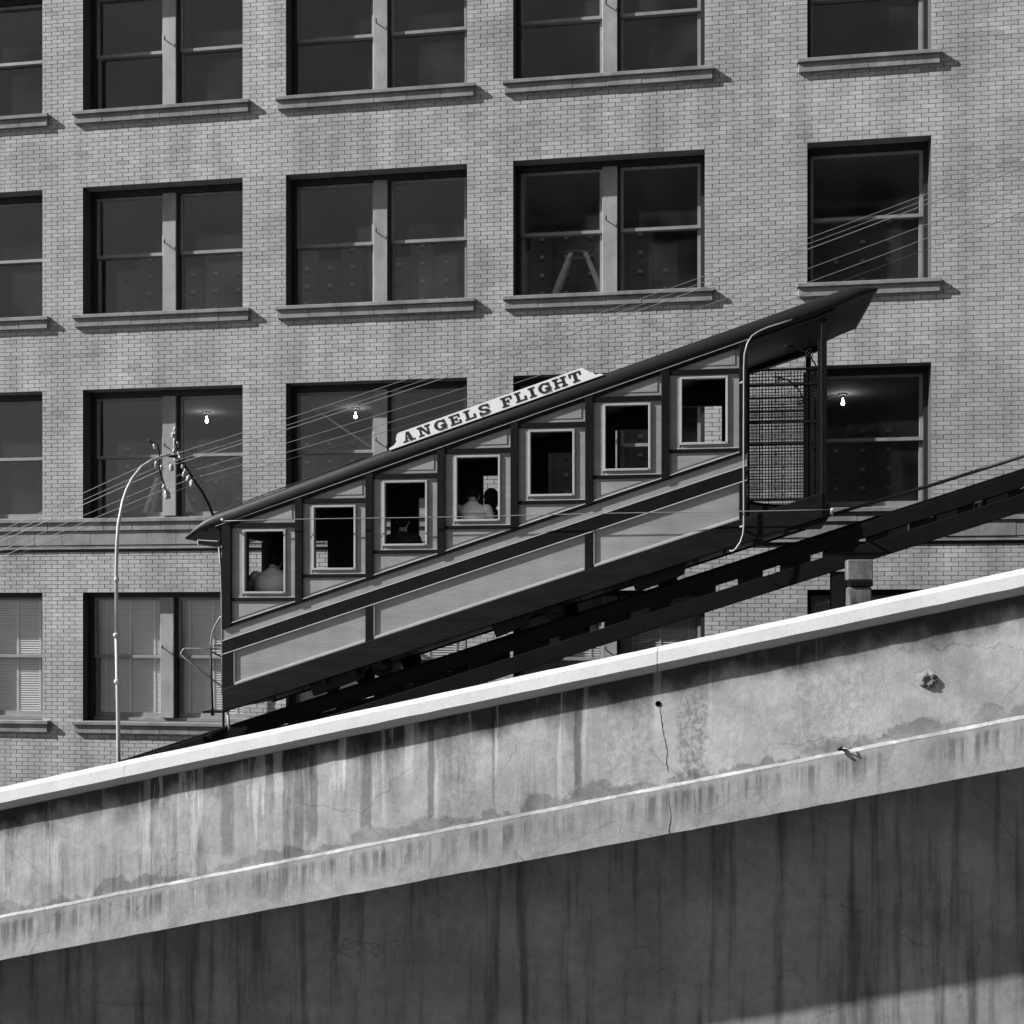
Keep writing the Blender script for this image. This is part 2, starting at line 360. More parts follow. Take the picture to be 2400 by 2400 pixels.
YW = YB + .13
def window(x0, x1, z0, z1, paired, blinds):
    YW = YB + (.045 if blinds else .13)
    w = MB()
    w.box(x0, x0 + 0.075, YW + .13, YW + .31, z0, z1).box(x1 - 0.06, x1, YW + .13, YW + .31, z0, z1)
    w.box(x0 + .0755, x1 - .0605, YW + .13, YW + .31, z1 - 0.11, z1)
    win = w.build('window', 'frame', bld)
    box('bottom_rail', 'sash', win, x0 + .0755, x1 - .0605, YW + .17, YW + .305, z0, z0 + 0.05)
    box('lintel', 'sash', win, x0 + .001, x1 - .001, YB + .001, YW + .125, z1 - 0.012, z1 - .001)
    cells = []
    if paired:
        xm = (x0 + x1) / 2 + 0.02
        box('mullion', 'mullion', win, xm - 0.12, xm + 0.115, YW + .105, YW + .315, z0 + .0505, z1 - .1105, bevel=.006)
        box('mullion_edge', 'frame', win, xm + .1155, xm + .155, YW + .15, YW + .30, z0 + .0505, z1 - .1105)
        cells = [(x0 + .0755, xm - .1205), (xm + .1555, x1 - .0605)]
        hk = MB().tube([(xm - .06, YW + .10, z0 + (z1 - z0) * .56), (xm - .06, YW + .05, z0 + (z1 - z0) * .56), (xm - .055, YW + .05, z0 + (z1 - z0) * .56 + .05)], .011, 6); hk.build('shutter_hook', 'iron', win)
    else: cells = [(x0 + .0755, x1 - .0605)]
    zb, zt = z0 + .051, z1 - .111; zm = (zb + zt) / 2 + .01
    for a, b in cells:
        for lo, hi, y, up in ((zm - .02, zt, YW + .19, True), (zb, zm + .02, YW + .235, False)):
            s = MB(); st = .05
            s.box(a, a + st, y, y + .042, lo, hi).box(b - st, b, y, y + .042, lo, hi)
            s.box(a + st, b - st, y, y + .042, lo, lo + (.05 if up else .075)).box(a + st, b - st, y, y + .042, hi - .045, hi)
            s.build('sash', 'sash', win)
            box('pane', 'glass', win, a + st + .001, b - st - .001, y + .018, y + .021, lo + (.05 if up else .075), hi - .046)
        if blinds:
            bx = MB(); z = zt - .06
            while z > zb + .03:
                bx.add([(a + .03, YW + .286, z), (b - .03, YW + .286, z), (b - .03, YW + .304, z + .0345), (a + .03, YW + .304, z + .0345), (a + .03, YW + .288, z - .001), (b - .03, YW + .288, z - .001), (b - .03, YW + .306, z + .0335), (a + .03, YW + .306, z + .0335)], [(0, 1, 2, 3), (7, 6, 5, 4)])
                z -= .040
            bl = bx.build('blind_slats', 'blind', win, kind='stuff')
            for q in (.15, .5, .85):
                xx = a + (b - a) * q; box('blind_tape', 'blind', win, xx - .014, xx + .014, YW + .280, YW + .283, zb + .03, zt)
            box('blind_head', 'blind', win, a + .02, b - .02, YW + .2795, YW + .33, zt - .03, zt + .03)
    return win
for ri, (z0, z1) in enumerate(ROWS):
    for ci, (x0, x1, pr) in enumerate(COLS): window(x0, x1, z0, z1, pr, ri == 3)
# sills of stone blocks
def sill(x0, x1, z0):
    xa, xb = x0 - .16, x1 + .14
    s = box('sill', 'stone', bld, xa, xb, YB - .085, YB + .298, z0 - .062, z0 - .002, bevel=.006)
    n = max(1, round((xb - xa) / .52)); w = (xb - xa - .05) / n
    for k in range(n):
        d = random.uniform(-.002, .002)
        box('sill_block', 'stone', s, xa + .025 + k * w + .0015, xa + .025 + (k + 1) * w - .0015, YB - .052 + d, YB + .1, z0 - .2, z0 - .063, bevel=.005)
    return s
for ri, (z0, z1) in enumerate(ROWS):
    if ri == 2: continue
    for x0, x1, pr in COLS: sill(x0, x1, z0)
# belt course below the second row
bc = box('belt_course', 'stone', bld, XW0, XW1, YB - .085, YB + .298, 7.812, 7.878, bevel=.006)
box('drip_mould', 'stone', bc, XW0, XW1, YB - .035, YB + .006, 7.365, 7.395, bevel=.006)
box('drip_mould', 'stone', bc, XW0, XW1, YB - .02, YB + .006, 7.40, 7.43, bevel=.006)
x = XW0
while x < XW1 - .1:
    w = .505; d = random.uniform(-.002, .002)
    box('belt_block', 'stone', bc, x + .0015, min(x + w - .0015, XW1), YB - .055 + d, YB + .006, 7.672, 7.81, bevel=.005)
    d = random.uniform(-.002, .002)
    box('belt_block', 'stone', bc, x + .2515, min(x + .25 + w - .0015, XW1), YB - .03 + d, YB + .006, 7.435, 7.668, bevel=.004)
    x += w

# filing cabinets seen through the two upper rows
drawer_me = MB().box(-.208, .208, -.012, .0, -.155, .155).build('tmp', 'cabinet', None, .004)
card_me = MB().box(-.04, .04, -.017, -.0125, .02, .075).build('tmp', 'card')
handle_me = MB().tube([(-.05, -.012, -.03), (-.045, -.035, -.03), (.045, -.035, -.03), (.05, -.012, -.03)], .007, 6).build('tmp', 'iron')
def cabinet(x, zf, ztop, yy, label, grp):
    t = thing('filing_cabinet', label, 'filing cabinet', (x, yy + .3, zf), grp)
    box('body', 'cabinet', t, x - .2185, x + .2185, yy, yy + .62, zf + .001, ztop)
    z = ztop - .18
    for k in range(5):
        def inst(src, name, par, loc):
            o = bpy.data.objects.new(name, src.data); COL.objects.link(o); o.parent = par; o.location = loc; return o
        d = inst(drawer_me, 'drawer', t, (0, -.3005, z - zf))
        if random.random() < .85: inst(card_me, 'label_card', d, (0, 0, 0))
        inst(handle_me, 'handle', d, (0, 0, 0))
        z -= .328
    return t
WN = {1: 'behind the window beside the curved pole', 2: 'behind the window left of the roof sign', 3: 'behind the window', 4: 'behind the single window by the platform end'}
def cab_label(ri, ci):
    if ri == 1: return ['', 'grey card-labelled filing cabinet, upper storey, behind window above the insulator arch',
        'grey card-labelled filing cabinet behind the top window next to the trestle window',
        'grey card-labelled filing cabinet behind the upper trestle, top window',
        'grey filing cabinet in the dark single top window above the car roof end'][ci]
    return ['', 'grey card-labelled filing cabinet behind the insulator arch, same room as a bare bulb',
        'grey card-labelled filing cabinet behind window crossed by a diagonal pole',
        'grey card-labelled filing cabinet behind window hidden by the car and roof sign',
        'grey card-labelled filing cabinet under the bare bulb beside the car platform'][ci]
for ri, zf, ztop in ((1, 10.4, 13.17), (2, 7.0, 9.58)):
    for ci, (x0, x1, pr) in enumerate(COLS):
        if ci == 0: continue
        xa = {1: -10.6, 2: -7.05 - .44, 3: -3.09, 4: 1.6}[ci]; n = {1: 6, 2: 8, 3: 7, 4: 5}[ci]
        for k in range(n):
            x = xa + .44 * k
            dz = 0 if random.random() < .8 else -.33
            if ci == 2 and ri == 1 and k in (4,): continue
            cabinet(x, zf, ztop + dz, 20.62, cab_label(ri, ci), 'filing cabinets, row %s window %s' % (['top', 'top', 'middle'][ri], ['', 'first', 'second', 'third', 'last'][ci]))
for q in (drawer_me, card_me, handle_me): bpy.data.objects.remove(q)

# stepladders and the diagonal pole behind the glass
def trestle(x, y, zf, h, wtop, wbot, label):
    t = thing('wooden_trestle', label, 'trestle', (x, y, zf))
    def P(s, f, yy): return (x + s * (wtop + (wbot - wtop) * f) / 2, yy, zf + h * (1 - f))
    for s in (-1, 1):
        for y0, y1 in ((y, y - .12), (y + .1, y + .42)):
            a = Vector(P(s, 0, y0)); b = Vector(P(s, 1, y1)); e = Vector((.04, 0, 0)); d = Vector((0, .015, 0))
            MB().loft([[a - e - d, a + e - d, a + e + d, a - e + d], [b - e - d, b + e - d, b + e + d, b - e + d]]).build('leg', 'wood', t)
    box('top_board', 'cabinet', t, x - wtop / 2 - .08, x + wtop / 2 + .08, y - .03, y + .14, zf + h + .001, zf + h + .03)
    f = .05; box('cross_bar', 'cabinet', t, P(-1, f, 0)[0] + .02, P(1, f, 0)[0] - .02, y - .045, y - .02, zf + h * (1 - f) - .03, zf + h * (1 - f))
trestle(-1.83, 18.85, 10.401, 1.80, .24, 1.68, 'pale A-shaped wooden trestle behind the top window, before filing cabinets')
trestle(-8.98, 18.85, 7.001, 1.66, .32, 1.50, 'pale A-shaped wooden trestle behind the window beside the curved pole')
st = MB().tube([(-6.42, 18.62, 9.845), (-5.26, 18.66, 9.06)], .018, 6).build('wooden_pole', 'wood'); tag(st, 'thin pale pole slanting across the inside of a window', 'pole')

# bare bulbs
def bulb(x, y, zc, label):
    t = thing('bare_bulb', label, 'light bulb', (x, y, zc))
    MB().lathe((x, y, zc), [(.0, -.002), (.09, -.002), (.085, -.02), (.03, -.03), (.0, -.03)]).build('ceiling_rose', 'sash', t)
    MB().lathe((x, y, zc), [(.0, -.0305), (.018, -.0305), (.02, -.08), (.0, -.08)]).build('lamp_holder', 'iron', t)
    MB().lathe((x, y, zc), [(.0, -.0805), (.010, -.0805), (.011, -.115), (.022, -.145), (.029, -.17), (.025, -.19), (.012, -.202), (.0, -.204)], n=14).build('glass_bulb', 'bulb', t)
    MB().tube([(x - .09, y, zc - .012), (x - .35, y + .05, zc - .05), (x - .8, y + .1, zc - .012)], .006, 5).build('flex', 'iron', t)
for x, lb in ((-9.25, 'lit bare bulb on the ceiling behind the insulator arch'), (-6.28, 'lit bare bulb on the ceiling above the diagonal pole'), (2.66, 'lit bare bulb on the ceiling beyond the car platform')):
    bulb(x, 21.15, 10.199, lb)

# ------------------------------------------------------------------ unseen block across the street, added to cut sky fill and darken panes
opp = thing('added_facing_building', 'dark unseen block added across the street to cut sky light and darken the office windows', 'building', (18, -34, 0))
box('wall', 'post_conc', opp, -9, 46, -44, -26, 0, 34)
for fz_ in range(8):
    box('ledge', 'stone', opp, -9.2, 46.2, -25.999, -25.7, 3.9 * fz_ + 4.3, 3.9 * fz_ + 4.6)
    if fz_ < 7:
        for k in range(17): box('window', 'frame', opp, -7.4 + 3.2 * k, -5.6 + 3.2 * k, -25.998, -25.94, 3.9 * fz_ + 5.2, 3.9 * fz_ + 7.6)

# ------------------------------------------------------------------ concrete stair wall in front
Y0 = 13.40
def ctop(x): return 4.364 + CS * (x + 7.272)         # top of the coping
wallc = thing('stair_wall', 'weathered pale concrete wall with sloping coping in front of the track', 'wall', (-2, 13.8, 0))
XA, XB = -13.5, 9.0
def sloped(profile, name, m, x0=XA, x1=XB, n=1, bevel=0.0, parent=wallc, jit=0.0):
    st = [x0 + (x1 - x0) * k / n for k in range(n + 1)]; mb = MB(); rj = random.Random(5)
    rings = []
    for x in st: rings.append([(x, y + rj.uniform(-jit, jit), ctop(x) + dz + rj.uniform(-jit, jit)) for y, dz in profile])
    return mb.loft(rings).build(name, m, parent, bevel)
cop = [(13.86, 0), (13.41, 0), (13.33, -.05), (13.286, -.185), (13.37, -.268), (13.41, -.285), (13.86, -.285)]
for a, b in ((XA, -6.9), (-6.894, -.388), (-.381, 5.2), (5.206, XB)):
    c_ = sloped(cop, 'coping', 'coping', a, b, max(2, int((b - a) / .22)), jit=.0032)
    c_['label'] = 'bright sloping coping stone'
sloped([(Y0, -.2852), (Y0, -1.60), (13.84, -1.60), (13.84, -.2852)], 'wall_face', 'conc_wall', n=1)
sloped([(13.335, -1.632), (Y0 + .003, -1.6005), (13.84, -1.6005), (13.84, -2.16), (13.335, -2.16)], 'ledge_band', 'conc_band', n=110, jit=.0035)
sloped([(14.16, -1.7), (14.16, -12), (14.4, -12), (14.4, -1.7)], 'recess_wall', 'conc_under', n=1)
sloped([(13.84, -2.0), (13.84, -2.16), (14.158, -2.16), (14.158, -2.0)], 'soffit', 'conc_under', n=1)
# the long crack below the coping joint, its drain hole, two stubs and a broken patch
def strip(pts, w, name, y=Y0 - .0025):
    mb = MB(); rr = random.Random(9)
    L_ = []; R_ = []
    for k in range(len(pts) - 1):
        (x0, z0), (x1, z1) = pts[k], pts[k + 1]; m_ = 6
        for j in range(m_):
            f = j / m_; L_.append((x0 + (x1 - x0) * f + rr.uniform(-.005, .005), z0 + (z1 - z0) * f))
    L_.append(pts[-1])
    for i, (x, z) in enumerate(L_):
        ww = w * rr.uniform(.3, 1.0); R_.append((x + ww, z))
    for i in range(len(L_) - 1):
        mb.prism([L_[i], R_[i], R_[i + 1], L_[i + 1]], y, y + .002)
    return mb.build(name, 'iron', wallc)
strip([(-.36, 5.18), (-.335, 4.98), (-.30, 4.80), (-.275, 4.70), (-.285, 4.55), (-.262, 4.44)], .008, 'crack')
strip([(-.255, 4.24), (-.25, 4.1), (-.23, 3.95), (-.255, 3.75)], .006, 'crack', 13.3325)
MB().lathe((-.375, Y0 - .001, 5.225), [(.0, .0), (.022, .0), (.03, .006), (.036, .0)], (0, -1, 0), 10).build('drain_hole', 'iron', wallc)
MB().tube([(1.685, Y0 + .02, 4.742), (1.67, 13.33, 4.755), (1.63, 13.29, 4.745)], [.022, .024, .02], 7).build('pipe_stub', 'iron', wallc)
MB().tube([(1.67, 13.31, 4.76), (1.72, 13.29, 4.755), (1.77, 13.31, 4.762)], .008, 5).build('bent_bolt', 'pipe', wallc)
rr = random.Random(12); mb = MB(); rings = []
for j in range(6):                                  # spalled patch with a ragged lip
    rad = .02 + .022 * j; rings.append([(2.60 + (rad * math.cos(6.283 * k / 22)) * (1.1 + .3 * math.sin(k * 2.3 + j)) , Y0 - .001 - (.028 * math.sin(j * 1.05) + rr.uniform(0, .014)) * (j < 5), 5.52 + rad * math.sin(6.283 * k / 22) * (1 + .25 * math.sin(k * 1.7 + j))) for k in range(22)])
mb.loft(rings, True, False); mb.add(rings[0], [list(range(22))]); mb.build('broken_patch', 'conc_under', wallc)

# ------------------------------------------------------------------ the inclined track
GS = 0.3205
def ttop(x): return 5.786 + 0.3215 * (x + 3.0)
trk = thing('inclined_track', 'black timber trestle track sloping up behind the concrete wall', 'railway track', (-2, 15.6, 3))
def beam(name, y0, y1, d0, d1, m='rail', x0=-9.5, x1=8.5, par=None, bevel=.006):
    return MB().prism([(x0, ttop(x0) - d0), (x0, ttop(x0) - d1), (x1, ttop(x1) - d1), (x1, ttop(x1) - d0)], y0, y1).build(name, m, par or trk, bevel)
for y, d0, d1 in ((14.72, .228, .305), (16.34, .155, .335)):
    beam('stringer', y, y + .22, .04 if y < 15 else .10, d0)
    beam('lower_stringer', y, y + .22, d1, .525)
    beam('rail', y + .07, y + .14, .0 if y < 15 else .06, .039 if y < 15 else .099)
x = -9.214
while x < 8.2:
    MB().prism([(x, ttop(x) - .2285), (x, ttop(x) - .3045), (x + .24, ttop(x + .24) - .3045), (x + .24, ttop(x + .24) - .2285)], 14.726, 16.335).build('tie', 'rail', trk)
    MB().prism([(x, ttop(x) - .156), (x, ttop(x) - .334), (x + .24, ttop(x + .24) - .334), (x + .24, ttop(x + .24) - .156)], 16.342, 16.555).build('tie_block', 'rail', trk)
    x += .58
cbl = MB().tube([(1.72, 15.2, 7.52), (3.03, 15.2, 7.9), (8.5, 15.2, 9.6)], .022, 8).build('haul_cable', 'dark_wire'); tag(cbl, 'thick dark haulage cable running uphill from the car', 'cable')
# supports
sp_ = thing('concrete_pier', 'stained square concrete pier under the upper end of the track', 'pier', (2.0, 14.53, 0))
box('shaft', 'post_conc', sp_, 1.876, 2.155, 14.42, 14.65, 0, 6.59, bevel=.02)
box('collar', 'rail', sp_, 1.89, 2.165, 14.40, 14.655, 6.592, 6.668, bevel=.01)
box('cap_block', 'post_conc', sp_, 1.866, 2.165, 14.42, 14.65, 6.67, 6.92, bevel=.012)
sp2 = thing('steel_post', 'black steel post beside the stained concrete pier', 'post', (1.83, 14.85, 0))
box('flange', 'iron', sp2, 1.72, 1.94, 14.74, 14.755, 0, 6.79); box('flange', 'iron', sp2, 1.72, 1.94, 14.915, 14.93, 0, 6.79)
box('web', 'iron', sp2, 1.82, 1.84, 14.7555, 14.9145, 0, 6.79)

# ------------------------------------------------------------------ the funicular car
YN, YF = 14.60, 16.525
def zl(x, off=0.0): return 6.325 + GS * (x + 2.883) + off
PX = [-6.055 + .956 * k for k in range(8)]
RISE = .956 * GS
car = thing('funicular_car', 'stepped two-tone wooden funicular car with seven windows climbing the track', 'railway car', (-2.7, 15.56, 5.9))
def para(x0, x1, o0, o1): return [(x0, zl(x0, o0)), (x1, zl(x1, o0)), (x1, zl(x1, o1)), (x0, zl(x0, o1))]
XL, XR = -6.16, .685
# side skin
for k in range(8):
    x = PX[k]; w0, w1 = (.05, .05) if 0 < k < 7 else ((.105, .02) if k == 0 else (.05, .05))
    MB().prism([(x - w0, zl(x - w0, .80)), (x + w1, zl(x + w1, .80)), (x + w1, zl(x + w1, 2.195)), (x - w0, zl(x - w0, 2.195))], YN - .036, YN + .05).build('side_post', 'black', car, .004)
def clip(poly, f):                                   # keep f(p) >= 0
    out = []
    for i in range(len(poly)):
        a, b = poly[i], poly[(i + 1) % len(poly)]; fa, fb = f(a), f(b)
        if fa >= 0: out.append(a)
        if fa * fb < 0:
            t = fa / (fa - fb); out.append((a[0] + (b[0] - a[0]) * t, a[1] + (b[1] - a[1]) * t))
    return out
def inset(poly, d):
    n = len(poly); ar = sum(poly[i][0] * poly[(i + 1) % n][1] - poly[(i + 1) % n][0] * poly[i][1] for i in range(n))
    if ar < 0: poly = poly[::-1]
    out = list(poly)
    for i in range(n):
        a, b = Vector(poly[i]), Vector(poly[(i + 1) % n]); e = b - a
        if e.length < 1e-6: continue
        nn = Vector((-e.y, e.x)).normalized()
        out = clip(out, lambda q: (Vector(q) - a).dot(nn) - d)
    return out
WIN = []
for k in range(7):
    dz = (k - 4) * RISE; xa, xb = PX[k] + .0505, PX[k + 1] - .0505
    if k == 0: xa = PX[k] + .0205
    wx0, wx1, wz0, wz1 = PX[k] + .207, PX[k] + .744, 7.791 + dz, 8.584 + dz
    WIN.append((wx0, wx1, wz0, wz1))
    z0, z1 = 7.709 + dz, 8.639 + dz
    box('transom_rail', 'black', car, xa, xb, YN - .024, YN + .045, z1, z1 + .061, bevel=.004)
    box('step_rail', 'black', car, xa, xb, YN - .020, YN + .045, z0 - .047, z0, bevel=.004)
    p = MB(); y0, y1 = YN + .004, YN + .044
    p.box(xa, wx0, y0, y1, z0 + .001, z1 - .001).box(wx1, xb, y0, y1, z0 + .001, z1 - .001).box(wx0, wx1, y0, y1, z0 + .001, wz0).box(wx0, wx1, y0, y1, wz1, z1 - .001)
    wp = p.build('window_panel', 'light_paint', car)
    f = MB(); t = .028; ya, yb = YN - .018, YN + .0035
    f.box(wx0 - t, wx0 - .001, ya, yb, wz0 - t, wz1 + t).box(wx1 + .001, wx1 + t, ya, yb, wz0 - t, wz1 + t).box(wx0 - .0005, wx1 + .0005, ya, yb, wz1 + .001, wz1 + t).box(wx0 - .0005, wx1 + .0005, ya - .006, yb, wz0 - t, wz0 - .001)
    f.build('window_frame', 'trim', wp, .003)
    bd = MB(); bd.box(wx0 - .075, wx0 - t - .001, YN - .004, YN + .0035, z0 + .01, z1 - .01); bd.build('casing_board', 'light_paint', wp, .002)
    bd = MB(); bd.box(xa, xb, YN - .006, YN + .0038, z0 + .0005, z0 + .014); bd.build('sill_bead', 'trim', wp, .002)
    # stepped triangular panels above and below
    tri = clip([(xa, z1 + .0615), (xb, z1 + .0615), (xb, 12), (xa, 12)], lambda q: zl(q[0], 2.19) - q[1])
    up = MB().prism(tri, YN + .003, YN + .043).build('upper_panel', 'light_paint', car)
    MB().prism(inset(tri, .045), YN - .004, YN + .0025).build('raised_field', 'light_paint', up, .003)
    tri = clip([(xa, 3), (xb, 3), (xb, z0 - .0475), (xa, z0 - .0475)], lambda q: q[1] - zl(q[0], .84))
    lo = MB().prism(tri, YN + .003, YN + .043).build('lower_panel', 'light_paint', car)
    ins = inset(tri, .032)
    MB().prism(ins, YN - .004, YN + .0025).build('raised_field', 'light_paint', lo, .003)
def band(name, m, x0, x1, o0, o1, y0, y1, par=car, bevel=.004): return MB().prism(para(x0, x1, o0, o1), y0, y1).build(name, m, par, bevel)
band('belt_bead', 'trim', XL, XR, .826, .84, YN - .03, YN + .04, bevel=.002)
band('belt_moulding', 'black', XL, XR, .79, .8255, YN - .024, YN + .04)
band('frieze_board', 'light_paint', XL, XR, .642, .7895, YN + .0, YN + .045)
band('waist_bead', 'trim', XL, XR, .630, .6415, YN - .016, YN + .04, bevel=.002)
band('waist_rail', 'black', XL, XR, .462, .6295, YN - .012, YN + .045)
band('panel_bead', 'trim', XL, XR, .448, .4615, YN - .017, YN + .04, bevel=.002)
for a, b in ((XL, PX[0] + .05), (PX[2] - .055, PX[2] + .055), (PX[5] - .055, PX[5] + .055), (PX[7] - .045, XR)):
    band('waist_post', 'black', a, b, -.004, .4475, YN - .012, YN + .05)
for a, b in ((PX[0] + .0505, PX[2] - .0555), (PX[2] + .0555, PX[5] - .0555), (PX[5] + .0555, PX[7] - .0455)):
    q = band('waist_panel', 'light_paint', a, b, .0, .4475, YN + .014, YN + .05)
    band('panel_edge', 'trim', a, a + .012, .03, .447, YN - .010, YN + .0135, q, .002)
    MB().prism(para(a, b, -.004, .032), YN - .008, YN + .0135).build('bottom_bead', 'trim', q, .004)
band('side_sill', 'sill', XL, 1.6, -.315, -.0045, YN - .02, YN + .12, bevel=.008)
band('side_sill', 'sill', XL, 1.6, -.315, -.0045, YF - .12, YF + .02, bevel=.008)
# far side wall and near lining with the same openings, dark inside
def lining(name, y0, y1, m):
    mb = MB()
    for k, (a, b, z0, z1) in enumerate(WIN):
        xa = PX[k] if k else XL; xb = PX[k + 1]
        for q in (clip([(xa, 3), (a, 3), (a, 13), (xa, 13)], lambda p: p[1] - zl(p[0], -.05)), clip([(b, 3), (xb, 3), (xb, 13), (b, 13)], lambda p: p[1] - zl(p[0], -.05))):
            mb.prism(clip(q, lambda p: zl(p[0], 2.2) - p[1]), y0, y1)
        mb.prism(clip([(a, 3), (b, 3), (b, z0), (a, z0)], lambda p: p[1] - zl(p[0], -.05)), y0, y1)
        mb.prism(clip([(a, z1), (b, z1), (b, 13), (a, 13)], lambda p: zl(p[0], 2.2) - p[1]), y0, y1)
    return mb.build(name, m, car)
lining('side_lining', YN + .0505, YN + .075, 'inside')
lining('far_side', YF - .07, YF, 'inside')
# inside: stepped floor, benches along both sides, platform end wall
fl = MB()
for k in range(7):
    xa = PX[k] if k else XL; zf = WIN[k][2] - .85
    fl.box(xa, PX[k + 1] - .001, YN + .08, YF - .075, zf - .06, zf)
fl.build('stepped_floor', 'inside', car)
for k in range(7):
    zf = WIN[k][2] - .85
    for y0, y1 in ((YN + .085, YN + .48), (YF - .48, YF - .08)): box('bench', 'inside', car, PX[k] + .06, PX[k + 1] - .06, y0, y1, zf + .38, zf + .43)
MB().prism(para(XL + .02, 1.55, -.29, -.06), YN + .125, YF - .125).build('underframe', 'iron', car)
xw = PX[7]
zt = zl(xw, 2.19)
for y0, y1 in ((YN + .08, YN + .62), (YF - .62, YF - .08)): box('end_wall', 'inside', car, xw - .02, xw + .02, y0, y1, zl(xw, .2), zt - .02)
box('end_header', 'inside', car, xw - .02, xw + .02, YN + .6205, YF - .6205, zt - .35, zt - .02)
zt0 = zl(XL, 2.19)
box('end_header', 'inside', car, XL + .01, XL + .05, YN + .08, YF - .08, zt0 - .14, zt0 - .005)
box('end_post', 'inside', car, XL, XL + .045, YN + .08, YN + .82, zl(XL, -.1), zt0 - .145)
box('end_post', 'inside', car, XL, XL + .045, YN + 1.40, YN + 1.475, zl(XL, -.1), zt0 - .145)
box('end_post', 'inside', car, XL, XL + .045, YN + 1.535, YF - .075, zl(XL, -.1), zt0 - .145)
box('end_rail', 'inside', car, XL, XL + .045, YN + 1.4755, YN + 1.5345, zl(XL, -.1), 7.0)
# roof: crowned, with dipping ends
def rdrop(x): 
    d = 0
    if x < -6.28: d = .16 * ((-6.28 - x) / .4) ** 1.7
    if x > 1.85: d = .125 * ((x - 1.85) / .4) ** 1.7
    return d + .035 * max(0, min(1, (-4 - x) / 2.2))
sts = [-6.69, -6.66, -6.60, -6.52, -6.42, -6.28, -6.0] + [-5.5 + .5 * k for k in range(15)] + [1.85, 1.95, 2.05, 2.14, 2.21, 2.25]
rings = []
for x in sts:
    e = max(0, (-6.1 - x) / .59, (x - 1.7) / .55); th = 1 - .8 * min(1, e) ** 1.5
    w = .0 if e < .6 else (e - .6) * .35            # corners rounded in plan
    zb = 2.41; pts = []
    prof = [(14.58, -.222 * th), (14.562, -.215 * th), (14.553, -.15 * th), (14.558, -.075 * th), (14.588, -.025), (14.66, .0), (14.95, .035), (15.5625, .075)]
    prof = prof + [(31.125 - y, o) for y, o in prof[-2::-1]]
    for y, o in prof:
        yy = 15.5625 + (y - 15.5625) * (1 - w * .35)
        pts.append((x, yy, zl(x, zb + o) - rdrop(x)))
    rings.append(pts)
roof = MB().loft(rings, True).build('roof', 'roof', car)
for p_ in roof.data.polygons: p_.use_smooth = abs(p_.normal.x) < .9
band('eave_moulding', 'black', -6.25, 1.75, 2.135, 2.186, YN - .028, YN + .1)
band('eave_bead', 'sash', -6.25, .70, 2.182, 2.192, YN - .041, YN - .0285, bevel=.002)
band('eave_moulding', 'black', -6.25, 1.75, 2.12, 2.186, YF - .1, YF + .045)
# roof seam drip wires
MB().tube([(x, 14.62, zl(x, 2.41) - rdrop(x) + .004 + .006 * math.sin(x * 3.1)) for x in [-6.3 + .3 * k for k in range(8)]], .008, 5).build('roof_seam', 'iron', roof)
# the name board
def on(s, h, y):                                     # along the slope from the board's origin, height above it
    c, q = 1 / math.hypot(1, GS), GS / math.hypot(1, GS)
    return (-3.869 + s * c - h * q, y, zl(-3.869, 2.392) + s * q + h * c)
c_ = math.hypot(1, GS); LB = (3.869 - 1.09) * c_
bp_ = [(0.0, -.012), (LB, -.012), (LB - .04, .018), (LB - .10, .022), (LB - .125, .06), (LB - .16, .075), (LB - .185, .11), (LB - .23, .156), (LB - .27, .165), (.19, .165), (.155, .152), (.125, .10), (.118, .06), (.075, .03), (.0, .012)]
sgn = MB(); n_ = len(bp_); sgn.add([on(s, h, 14.556) for s, h in bp_] + [on(s, h, 14.585) for s, h in bp_], [list(range(n_)), list(range(2 * n_ - 1, n_ - 1, -1))] + [(i, i + n_, (i + 1) % n_ + n_, (i + 1) % n_) for i in range(n_)])
board = sgn.build('name_board', 'white', car); board['label'] = 'white roof board lettered ANGELS FLIGHT in black slab capitals'
def rc(a, b, c, d): return [(a, b), (c, b), (c, d), (a, d)]
def arc(cx, cy, ro, qo, ri, qi, a0, a1, n=12):
    out = []
    for k in range(n):
        t0, t1 = R(a0 + (a1 - a0) * k / n), R(a0 + (a1 - a0) * (k + 1) / n)
        out.append([(cx + ri * math.cos(t0), cy + qi * math.sin(t0)), (cx + ro * math.cos(t0), cy + qo * math.sin(t0)), (cx + ro * math.cos(t1), cy + qo * math.sin(t1)), (cx + ri * math.cos(t1), cy + qi * math.sin(t1))])
    return out
